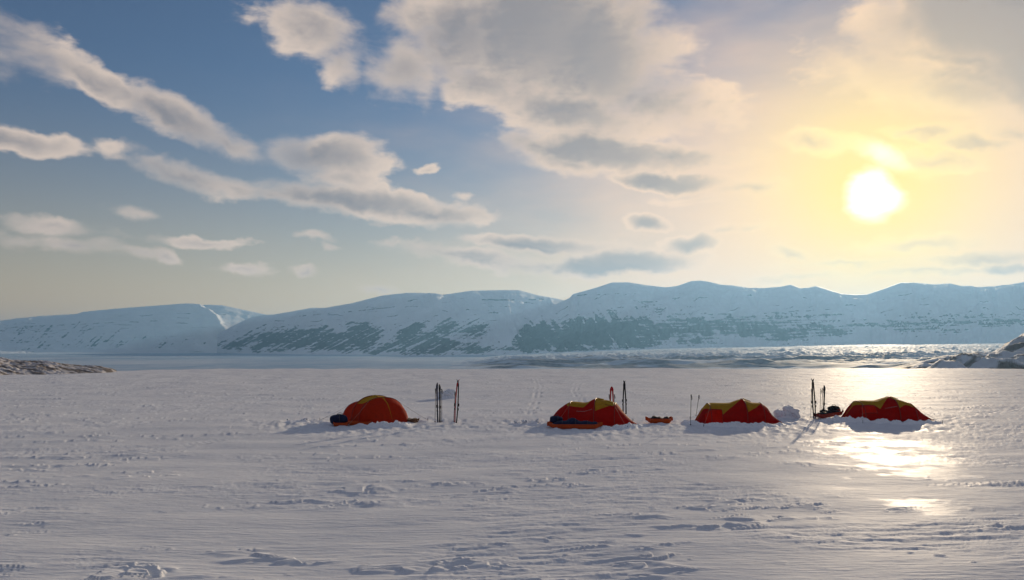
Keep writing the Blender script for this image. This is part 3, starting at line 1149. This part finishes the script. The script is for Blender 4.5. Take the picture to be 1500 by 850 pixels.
def make_pile(px, py, wpx, hpx, label, seed, cat='snow pile', group='piles of cut snow behind the tents', blocks=9):
    """heap of cut snow blocks"""
    c = on_ground(px, py)
    pix = np.hypot(c[0], c[1]) / F_PX
    w, h = wpx * pix, hpx * pix
    gz = float(ground_z(c[0], c[1]))
    rnd = random.Random(seed)
    mb = MB()
    # low spread of loose snow
    n = 40
    U = np.linspace(-1.5, 1.5, n)
    A, B = np.meshgrid(U, U, indexing='ij')
    X = c[0] + A * w * 0.5
    Y = c[1] + B * max(w * 0.35, 0.3)
    q = np.hypot(A, B)
    Z = ground_z(X, Y) - 0.05 + sstep(1.45, 0.2, q) * h * (0.35 + 0.5 * np.abs(noise2(X / 0.2, Y / 0.2, seed)) + 0.25 * np.abs(noise2(X / 0.09, Y / 0.09, seed + 1)))
    mb.surf([[Vector((X[i, j], Y[i, j], Z[i, j])) for j in range(n)] for i in range(n)])
    for k in range(blocks):
        s = rnd.uniform(0.26, 0.46) * h
        x = rnd.uniform(-0.42, 0.42) * w
        z = rnd.uniform(0.15, 1.0) * h - s * 0.5
        z = min(z, h * (1.05 - 1.2 * (abs(x) / w)) - s * 0.5)
        P = blob(seed * 31 + k, s * rnd.uniform(0.7, 1.2), s * rnd.uniform(0.6, 0.9), s * rnd.uniform(0.5, 0.8), 18, 12, 0.16, 0.5)
        rot = Matrix.Rotation(rnd.uniform(-0.6, 0.6), 3, 'Y') @ Matrix.Rotation(rnd.uniform(0, 3), 3, 'Z')
        o = Vector((c[0] + x, c[1] + rnd.uniform(-0.15, 0.15), gz + max(z, 0.03)))
        mb.surf([[o + rot @ p for p in row] for row in P])
    ob = mb.build('snow_pile', M_HEAP)
    tag(ob, label, cat, group)
    return ob


# ------------------------------------------------------------------ build the place

make_snowfield()
make_ice()
make_mountains()
make_glacier()
make_moraine()
make_headland()
make_haze()

TENT_W = [(-1.7, 0.55), (-1.15, 0.92), (0.1, 1.0), (0.8, 0.86), (1.25, 0.50), (1.7, 0.16)]
TP = dict(width=TENT_W)

make_tent(549, 617.5, R(-52), 'orange red dome tent with a big dark blue bag at its left',
          [(-1.55, 0.04), (-1.42, 0.42), (-1.25, 0.68), (-1.0, 0.78), (-0.5, 0.86), (0.0, 1.06), (0.55, 1.02), (0.95, 0.86), (1.15, 0.62), (1.35, 0.25), (1.45, 0.03)],
          [(-1.55, 0.5), (-1.2, 0.85), (0.0, 1.02), (0.6, 1.02), (1.0, 0.95), (1.25, 0.80), (1.45, 0.60)],
          [(-1.55, 0.0), (-1.1, 0.05), (-1.0, 0.30), (-0.4, 0.20), (0.0, 0.05), (0.02, 0.85), (0.35, 0.75), (0.62, 0.55), (0.64, 0.02), (1.45, 0.0)],
          [-1.0, 0.0, 0.62], M_ORANGE, hs=0.96)
make_tent(869, 620, R(-12), 'deep red tunnel tent with a yellow roof and a long loaded sled in front',
          [(-1.74, 0.05), (-1.55, 0.35), (-1.26, 0.70), (-0.9, 0.90), (-0.65, 0.93), (-0.3, 0.92), (0.12, 1.05), (0.5, 1.03), (0.9, 0.86), (1.18, 0.52), (1.50, 0.18), (1.74, 0.03)],
          TENT_W,
          [(-1.58, 0.0), (-1.05, 0.05), (-0.92, 0.60), (-0.65, 0.66), (-0.3, 0.66), (0.0, 0.16), (0.11, 0.0), (0.13, 1.05), (0.5, 0.80), (0.85, 0.50), (0.9, 0.05), (1.62, 0.0)],
          [-0.85, 0.12, 0.88], M_RED, hs=0.96, print_at=(-0.55, 0.05, 0.62),
          door=(0.52, 0.82, 0.95, 1.35, M_YELLOW, 'yellow flap on the red end'))
make_tent(1083, 619.5, R(-4), 'dark red tent with a bright red door and snow blocks at its right',
          [(-1.68, 0.05), (-1.55, 0.38), (-1.38, 0.70), (-1.2, 0.88), (-0.9, 0.94), (-0.4, 0.95), (0.12, 1.08), (0.5, 0.98), (0.78, 0.92), (1.0, 0.80), (1.2, 0.48), (1.45, 0.22), (1.68, 0.03)],
          TENT_W,
          [(-1.68, 0.0), (-1.40, 0.10), (-1.25, 0.72), (-0.86, 0.80), (-0.78, 1.12), (-0.4, 0.62), (0.0, 0.14), (0.11, 0.0), (0.13, 1.12), (0.5, 0.72), (0.76, 0.30), (0.8, 0.0), (1.68, 0.0)],
          [-1.2, 0.12, 0.80], M_RED, hs=0.89, door=(-1.42, -0.80, 0.06, 0.74, M_DOOR, 'bright red door panel glowing with light'))
make_tent(1298, 617, R(-2), 'dark red tent farthest right with a small glowing red window and a long sloping end',
          [(-1.72, 0.05), (-1.5, 0.38), (-1.32, 0.66), (-1.12, 0.86), (-0.9, 0.92), (-0.4, 0.94), (0.15, 1.06), (0.5, 0.98), (0.85, 0.80), (1.05, 0.66), (1.3, 0.40), (1.6, 0.16), (1.80, 0.03)],
          [(-1.72, 0.35), (-1.15, 0.88), (0.1, 1.0), (0.8, 0.88), (1.25, 0.55), (1.8, 0.16)],
          [(-1.72, 0.0), (-1.3, 0.05), (-1.14, 0.62), (-0.7, 0.68), (-0.55, 0.98), (-0.3, 0.55), (0.0, 0.14), (0.14, 0.0), (0.16, 1.05), (0.5, 0.72), (0.9, 0.75), (1.05, 0.62), (1.07, 0.0), (1.8, 0.0)],
          [-1.12, 0.15, 0.86], M_RED, hs=0.86, print_at=(-0.35, 0.10, 0.62), door=(-1.22, -0.70, 0.36, 0.84, M_DOOR, 'glowing red window panel'))

# sleds and bags
make_sled(500, 623.5, 0.62, 0.42, 0.12, R(5), 'short orange sled under the dark blue bag left of the rounded tent', M_HULL)
make_bag(496.5, 623.5, 0.07, 0.62, 0.46, 0.36, 'big dark blue bag on a short orange sled at the far left of the camp', M_NAVY, 3)
make_sled(527, 622, 0.95, 0.42, 0.13, R(4), 'orange sled lying along the foot of the rounded orange tent', M_HULL)
make_bag(526, 619.5, 0.05, 0.42, 0.28, 0.24, 'small black bag between the rounded orange tent and its sled', M_BLACK, 5)
make_sled(603, 619, 0.55, 0.36, 0.12, R(-20), 'brown sled nose poking out at the right of the rounded orange tent', M_BROWN, M_BROWN, 0.08)
make_sled(842, 626.5, 2.0, 0.50, 0.16, R(-3), 'long orange sled heaped with dark gear in front of the deep red tent', M_HULL, M_NAVY, 0.26)
make_bag(815, 625, 0.14, 0.46, 0.36, 0.26, 'rounded navy bag on the left end of the long orange sled', M_NAVY, 8)
make_sled(965.5, 619, 1.02, 0.42, 0.17, R(0), 'lone orange sled with a black cover standing between two tents', M_HULL, M_BLACK, 0.15)
make_sled(1215, 616, 1.15, 0.45, 0.15, R(8), 'dark red sled with black bags at the left of the farthest right tent', M_HULLR, M_BLACK, 0.16, tilt=R(-8), z_off=0.05)
make_bag(1222, 614.5, 0.22, 0.46, 0.34, 0.24, 'black bag on the dark red sled, next to the farthest right tent', M_BLACK, 12)
make_bag(1207, 613, 0.06, 0.30, 0.28, 0.22, 'small black bag at the foot of the leaning ski poles', M_BLACK, 14)

# skis and poles
make_ski(641.5, 619.5, 639.5, 561, 'grey ski on the left in the group of four uprights beside the rounded tent', M_SKIG, -1, turn=R(82))
make_ski(644.2, 619.5, 643.8, 562, 'dark ski on the right in the group of four uprights beside the rounded tent', M_SKIB, 1, turn=R(84))
make_pole(637.3, 619, 637.6, 570, 'ski pole at the left end of the four uprights beside the rounded tent')
make_pole(647.0, 619, 646.8, 570.5, 'ski pole at the right end of the four uprights beside the rounded tent')
make_ski(666.8, 620, 669.8, 556.5, 'red ski of the pair with splayed tips right of the rounded tent, left one', M_SKIR, -1, turn=R(38))
make_ski(668.2, 620, 671.6, 556, 'black ski of the pair with splayed tips right of the rounded tent, right one', M_SKIB, 1, turn=R(38))
make_pole(664.4, 619.5, 666.4, 575, 'red tinged ski pole leaning on the skis with splayed tips')
make_ski(894.5, 608, 895.0, 566.5, 'left red ski of the pair showing above the deep red tent', M_SKIR, -1, turn=R(60))
make_ski(898.5, 608, 897.6, 566, 'right red ski of the pair showing above the deep red tent', M_SKIR, 1, turn=R(60))
make_pole(893.0, 607, 892.6, 578, 'ski pole left of the red skis behind the deep red tent')
make_pole(900.5, 607, 900.2, 578, 'ski pole right of the red skis behind the deep red tent')
make_ski(913.0, 606, 914.7, 557, 'left black ski of the tall leaning pair at the right of the deep red tent', M_SKIB, -1, turn=R(50))
make_ski(916.8, 606, 915.3, 557, 'right black ski of the tall leaning pair at the right of the deep red tent', M_SKIB, 1, turn=R(50))
make_pole(1011.5, 623.5, 1013.2, 580, 'upright ski pole in front at the left of the tent with the bright red door')
make_pole(1019.5, 611, 1024.6, 580, 'leaning ski pole behind the left end of the tent with the bright red door')
make_ski(1192.6, 616, 1191.6, 561, 'left black ski of the pair standing left of the farthest right tent', M_SKIB, -1, turn=R(20))
make_ski(1194.0, 616, 1192.8, 561, 'right black ski of the pair standing left of the farthest right tent', M_SKIB, 1, turn=R(20))
make_pole(1187.6, 614, 1190.0, 574, 'thin ski pole just left of the standing black skis')
make_pole(1201.0, 612, 1203.6, 575, 'leaning ski pole between the black skis and the farthest right tent')
make_ski(1205.5, 612, 1209.3, 569, 'single dark ski leaning right beside the black bags', M_SKIB, 1, turn=R(50))
make_pole(1203.5, 612, 1206.3, 574, 'ski pole leaning on the single dark ski')

# shovelled snow
make_bank([(518, 622), (540, 623), (552, 625), (570, 625), (585, 624), (600, 622)], [.03, .05, .16, .14, .16, .05], 'lumpy snow along the foot of the rounded orange tent', 710)
make_bank([(870, 627), (890, 627.5), (910, 627), (932, 624), (945, 622)], [.05, .12, .13, .09, .03], 'low snow along the right foot of the deep red tent', 720)
make_bank([(1000, 618), (1018, 622), (1035, 624), (1055, 624.5), (1075, 625), (1095, 626), (1110, 627), (1130, 625), (1150, 622), (1170, 620)], [.10, .13, .08, .15, .16, .15, .16, .10, .06, .03], 'thick bank of chunky snow along the tent with the bright red door', 730)
make_bank([(1200, 618), (1225, 618), (1250, 620), (1275, 621), (1300, 622), (1325, 623), (1350, 622), (1385, 621)], [.05, .14, .15, .11, .13, .12, .08, .04], 'bank of shovelled snow along the farthest right tent', 740)
make_pile(655, 583, 26, 15, 'pile of snow blocks far behind between the two groups of skis', 21, blocks=10)
make_pile(1152, 614, 30, 17, 'stack of cut snow blocks at the right of the tent with the bright red door', 24, blocks=12)
make_pile(438, 619, 60, 5, 'low spread of dug snow left of the dark blue bag', 27, blocks=6)
make_pile(775, 621, 66, 8, 'low heap of dug snow left of the long orange sled', 29, blocks=8)

# ------------------------------------------------------------------ sky, clouds, sun

SKY_STRENGTH = 0.05
SKY_TINT_TOP = (0.90, 0.96, 1.22)
SKY_TINT_LOW = (2.10, 1.32, 1.02)


def px_ellipse(cx, cy, a, b, rot):
    """ellipse measured on the photo -> centre, half axes (deg) and angle in azimuth / elevation"""
    th = math.radians(rot)
    c = np.degrees(azel(cx, cy))
    e1 = np.degrees(azel(cx + a * math.cos(th), cy + a * math.sin(th))) - c
    e2 = np.degrees(azel(cx - b * math.sin(th), cy + b * math.cos(th))) - c
    return c, np.hypot(*e1), np.hypot(*e2), math.atan2(e1[1], e1[0])


# cx, cy, a, b, rot (clockwise), strength
CLOUDS = [
    (40, 60, 110, 38, 28, .60), (150, 118, 110, 26, 32, .95), (262, 172, 105, 28, 26, 1.3), (335, 205, 62, 20, 20, 1.0),
    (30, 202, 98, 18, 9, 1.0), (172, 216, 36, 14, 5, .42), (-60, 40, 90, 60, 30, .6),
    (280, 258, 95, 18, 12, .95), (350, 275, 60, 16, 15, .8), (420, 288, 90, 13, 8, .7),
    (488, 228, 92, 34, 3, 1.2), (505, 262, 62, 24, 10, .8), (540, 298, 150, 24, 7, 1.25), (640, 316, 112, 16, 0, 1.0), (590, 320, 60, 18, 5, .9),
    (465, 45, 90, 40, 12, .9), (500, 85, 38, 38, 40, .8), (420, 35, 50, 30, 10, .5),
    (598, 98, 58, 52, 0, 1.0), (608, 20, 42, 40, 0, .85), (690, 50, 90, 80, 0, 1.3), (712, 118, 85, 40, 10, 1.0), (800, 50, 150, 110, 0, 1.6), (880, 80, 120, 100, 15, 1.6),
    (930, 30, 48, 70, 0, 1.0), (850, 165, 140, 42, 5, 1.2), (970, 150, 120, 40, 8, 1.0), (775, 215, 52, 18, 8, .9), (890, 222, 140, 28, 3, 1.7), (835, 240, 70, 18, 8, 1.0),
    (1000, 228, 120, 20, 2, .9), (985, 264, 100, 16, 2, 1.6), (1095, 276, 62, 14, -3, .9), (1040, 292, 70, 8, 0, .45),
    (945, 326, 40, 15, 0, 1.7), (790, 360, 108, 15, 3, 1.4), (690, 378, 112, 14, 7, .95), (790, 394, 110, 12, 2, .75), (915, 387, 115, 20, -4, 1.8), (1015, 356, 48, 14, -6, 1.6), (1080, 338, 44, 9, -5, .6),
    (80, 330, 82, 14, 8, .75), (115, 358, 80, 14, 4, .85), (210, 366, 60, 8, 10, .6), (30, 352, 50, 12, 3, .5), (248, 374, 30, 10, 16, .7), (300, 353, 66, 8, 3, .68), (183, 310, 36, 10, 6, .52), (440, 398, 20, 9, -5, .75),
    (565, 422, 34, 8, 5, .65), (458, 350, 32, 7, 5, .65), (487, 364, 16, 6, 0, .6), (626, 247, 15, 7, 0, .6), (350, 392, 34, 7, 3, .5), (565, 360, 24, 7, 0, .5), (670, 285, 14, 6, 0, .45),
    (1450, 25, 170, 84, 10, 2.6), (1330, 40, 80, 70, 30, 1.0), (1420, 130, 180, 46, 5, 1.0), (1290, 110, 120, 40, 10, .6), (1560, 80, 150, 100, 0, 2.4),
    (1195, 212, 62, 20, 3, .95), (1345, 186, 70, 12, -3, 1.1), (1365, 228, 95, 20, 4, 1.0), (1430, 205, 75, 15, 5, 1.2), (1480, 190, 60, 25, 5, .8),
    (1340, 362, 115, 18, -6, .95), (1440, 382, 115, 15, -5, 1.1), (1165, 374, 50, 10, 12, .85), (1250, 389, 130, 9, -2, .8), (1360, 402, 130, 9, -2, .9), (1180, 408, 85, 9, 0, .6), (1485, 396, 60, 13, -3, 1.1),
]


def build_world():
    w = bpy.data.worlds.new('World')
    sc.world = w
    w.use_nodes = True
    nt = w.node_tree
    nt.nodes.clear()
    t = NT(nt)
    out = t.n('ShaderNodeOutputWorld')
    bg = t.n('ShaderNodeBackground')
    sky = t.n('ShaderNodeTexSky', sky_type='NISHITA')
    sky.sun_disc = False
    sky.sun_elevation = SUN_EL
    sky.sun_rotation = SUN_AZ
    sky.altitude = 50
    sky.air_density = 1.0
    sky.dust_density = 0.0
    sky.ozone_density = 1.5
    d = t.n('ShaderNodeTexCoord').outputs['Generated']
    sep = t.n('ShaderNodeSeparateXYZ')
    nt.links.new(d, sep.inputs[0])
    X, Y, Z = sep.outputs
    DEG = 180 / math.pi
    az = t.m('MULTIPLY', t.m('ARCTAN2', X, Y), DEG)
    el = t.m('MULTIPLY', t.m('ARCSINE', Z), DEG)
    cmb = t.n('ShaderNodeCombineXYZ')
    nt.links.new(az, cmb.inputs[0])
    nt.links.new(el, cmb.inputs[1])
    p = cmb.outputs[0]
    # angle from the sun, degrees
    cosang = t.vm('DOT_PRODUCT', d, tuple(SUN_DIR))
    ang = t.m('MULTIPLY', t.m('ARCCOSINE', t.m('MINIMUM', cosang, 1.0)), DEG)

    # clear sky: deeper blue overhead, paler over the horizon
    tint = t.mix(t.ss(el, 2.0, 20.0), SKY_TINT_LOW, SKY_TINT_TOP)
    skyc = t.vm('MULTIPLY', t.vm('SCALE', sky.outputs[0], scale=SKY_STRENGTH), tint)

    # thin high cloud round the sun scatters its light: a cream veil, yellow close in
    dx = t.m('SUBTRACT', az, math.degrees(SUN_AZ))
    dy = t.m('SUBTRACT', el, math.degrees(SUN_EL))
    dy = t.m('MAXIMUM', t.m('MULTIPLY', dy, 1.75), t.m('MULTIPLY', dy, -0.55))
    veil_d = t.m('SQRT', t.m('ADD', t.m('POWER', dx, 2.0), t.m('POWER', dy, 2.0)))
    vn = t.noise(t.map(p, scale=(0.4, 1.2, 1)), 0.25, 4, 0.5)
    veil_d = t.m('MULTIPLY', veil_d, t.lin(vn, 0.3, 0.7, 0.85, 1.15))
    for dist_, sig, powr, colr, k in GLOW:
        e = t.m('EXPONENT', t.m('MULTIPLY', t.m('POWER', t.m('DIVIDE', veil_d if dist_ == 'veil' else ang, sig), powr), -1.0))
        skyc = t.mix(t.m('MULTIPLY', e, k), skyc, colr)

    # clouds
    w1 = t.noise(p, 0.16, 3, 0.5, 0, 1)
    w2 = t.noise(p, 0.75, 4, 0.55, 0, 1)
    pw = t.vm('ADD', p, t.vm('MULTIPLY', t.vm('SUBTRACT', w1, (0.5, 0.5, 0.5)), (4.0, 2.0, 0)))
    pw = t.vm('ADD', pw, t.vm('MULTIPLY', t.vm('SUBTRACT', w2, (0.5, 0.5, 0.5)), (1.3, 0.9, 0)))

    def field(vec, amin=0):
        acc = None
        for i, (cx, cy, a, b, rot, s) in enumerate([c for c in CLOUDS if c[2] >= amin]):
            if i and i % 12 == 0:      # keeps the shader's working memory small: the next dozen waits for the last
                vec = t.vm('ADD', vec, t.vm('SCALE', (1, 1, 0), scale=t.m('MULTIPLY', acc, 1e-6)))
            c, A, B, th = px_ellipse(cx, cy, a, b, rot)
            q = t.map(vec, (c[0], c[1], 0), (0, 0, th), (A * 1.18, B * 1.18, 1), 'TEXTURE')
            ln = t.vm('LENGTH', q)
            v = t.m('MULTIPLY_ADD', ln, -s, s)
            acc = v if acc is None else t.m('SMOOTH_MAX', acc, v, 0.18)
        return acc
    f1 = field(pw)
    # the same cloud a little nearer the sun: thinner there means this side is lit
    tosun = t.vm('NORMALIZE', t.vm('SUBTRACT', (math.degrees(SUN_AZ), math.degrees(SUN_EL), 0), p))
    pw2 = t.vm('ADD', pw, t.vm('SCALE', (1, 1, 0), scale=t.m('MULTIPLY', f1, 1e-6)))
    f2 = field(t.vm('ADD', pw2, t.vm('SCALE', tosun, scale=1.3)), 85)
    nA = t.noise(t.map(p, scale=(0.55, 1.25, 1)), 0.48, 8, 0.55, 0.35)
    nB = t.noise(t.map(p, rot=(0, 0, 0.30), scale=(0.70, 1.30, 1)), 1.15, 7, 0.52, 0.25)
    nB2 = t.noise(t.map(t.vm('ADD', p, t.vm('SCALE', tosun, scale=0.45)), rot=(0, 0, 0.30), scale=(0.70, 1.30, 1)), 1.15, 2, 0.50, 0.25)
    nz = t.m('ADD', t.m('MULTIPLY', t.m('SUBTRACT', nA, 0.5), 1.15), t.m('MULTIPLY', t.m('SUBTRACT', nB, 0.5), 0.50))
    dens = t.m('ADD', f1, nz)
    soft = t.ss(t.noise(p, 0.13, 2, 0.5), 0.40, 0.62, 0.34, 1.0)
    alpha = t.ss(dens, -0.08, soft)
    thick = t.ss(t.m('ADD', f1, t.m('MULTIPLY', nz, 0.55)), 0.02, 0.95)
    lit = t.ss(t.m('ADD', t.m('SUBTRACT', f1, f2), t.m('MULTIPLY', t.m('SUBTRACT', nB, nB2), -0.45)), -0.30, 0.30)
    lit = t.m('MULTIPLY', lit, t.ss(f1, 0.5, 1.4, 1.0, 0.15))
    shade = t.m('MULTIPLY', thick, t.lin(lit, 0, 1, 1.0, 0.55))
    near = t.m('EXPONENT', t.m('MULTIPLY', t.m('POWER', t.m('DIVIDE', ang, 20.0), 1.6), -1.0))
    near2 = t.m('EXPONENT', t.m('MULTIPLY', t.m('POWER', t.m('DIVIDE', ang, 6.5), 2.0), -1.0))
    c_lit = t.mix(near, CL_LIT_FAR, CL_LIT_NEAR)
    c_lit = t.mix(near2, c_lit, CL_LIT_SUN)
    c_core = t.mix(near, CL_CORE_FAR, CL_CORE_NEAR)
    c_core = t.mix(near2, c_core, CL_CORE_SUN)
    cc = t.mix(shade, c_lit, c_core)
    opac = t.m('MULTIPLY', alpha, 0.94)
    col = t.mix(opac, skyc, cc)
    # unseen broken cloud, added overhead, aside and behind the camera as ambient fill
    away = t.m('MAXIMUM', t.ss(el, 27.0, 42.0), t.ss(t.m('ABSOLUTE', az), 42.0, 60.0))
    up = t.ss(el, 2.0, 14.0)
    fill_cloud = t.ss(t.noise(t.vm('MULTIPLY', d, (1.0, 1.0, 1.8)), 3.2, 6, 0.6, 0.4), 0.40, 0.58)
    over = t.m('MULTIPLY', t.m('MULTIPLY', away, up), t.m('MULTIPLY', fill_cloud, 0.9))
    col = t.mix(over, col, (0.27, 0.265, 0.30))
    # sun itself, burning through thin cloud
    core = t.ss(t.m('ADD', ang, t.m('MULTIPLY', t.m('SUBTRACT', nA, 0.5), 2.0)), 2.15, 0.5)
    bulge_c, bulge_a, bulge_b, bulge_r = px_ellipse(1293, 226, 34, 13, 20)
    bl = t.vm('LENGTH', t.map(pw, (bulge_c[0], bulge_c[1], 0), (0, 0, bulge_r), (bulge_a, bulge_b, 1), 'TEXTURE'))
    core = t.m('MAXIMUM', core, t.m('MULTIPLY', t.ss(bl, 1.8, 0.0), 0.35))
    col = t.vm('ADD', col, t.vm('SCALE', (1.0, 1.0, 1.2), scale=core))
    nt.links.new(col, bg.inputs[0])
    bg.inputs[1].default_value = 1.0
    nt.links.new(bg.outputs[0], out.inputs[0])
    w.cycles.sampling_method = 'MANUAL'
    w.cycles.sample_map_resolution = 256


GLOW = [('veil', 19.5, 2.2, (1.08, 0.69, 0.41), 0.95), ('ang', 6.3, 1.8, (1.10, 0.82, 0.17), 0.95)]
CL_LIT_FAR, CL_LIT_NEAR, CL_LIT_SUN = (0.72, 0.58, 0.48), (1.06, 0.69, 0.40), (1.3, 1.0, 0.30)
CL_CORE_FAR, CL_CORE_NEAR, CL_CORE_SUN = (0.235, 0.22, 0.235), (0.43, 0.34, 0.27), (0.98, 0.70, 0.33)
build_world()

sun = bpy.data.lights.new('sun', 'SUN')
sun.energy = 4.4
sun.angle = R(0.8)
sun.color = (1.0, 0.80, 0.56)
sun_ob = bpy.data.objects.new('sun', sun)
COL.objects.link(sun_ob)
sun_ob.rotation_euler = Vector(SUN_DIR).to_track_quat('Z', 'Y').to_euler()
sun_ob.location = tuple(SUN_DIR * 50)

# ------------------------------------------------------------------ render settings
sc.render.engine = 'CYCLES'
sc.view_settings.view_transform = 'Standard'
sc.view_settings.look = 'None'
sc.view_settings.exposure = 0.18
sc.view_settings.gamma = 1.0
sc.view_settings.use_curve_mapping = False
cy = sc.cycles
cy.use_denoising = True
cy.use_adaptive_sampling = True
cy.adaptive_threshold = 0.02
try:
    cy.denoiser = 'OPENIMAGEDENOISE'
except Exception:
    pass
cy.max_bounces = 6
cy.diffuse_bounces = 2
cy.glossy_bounces = 2
cy.transmission_bounces = 4
cy.volume_bounces = 0
cy.sample_clamp_indirect = 6.0
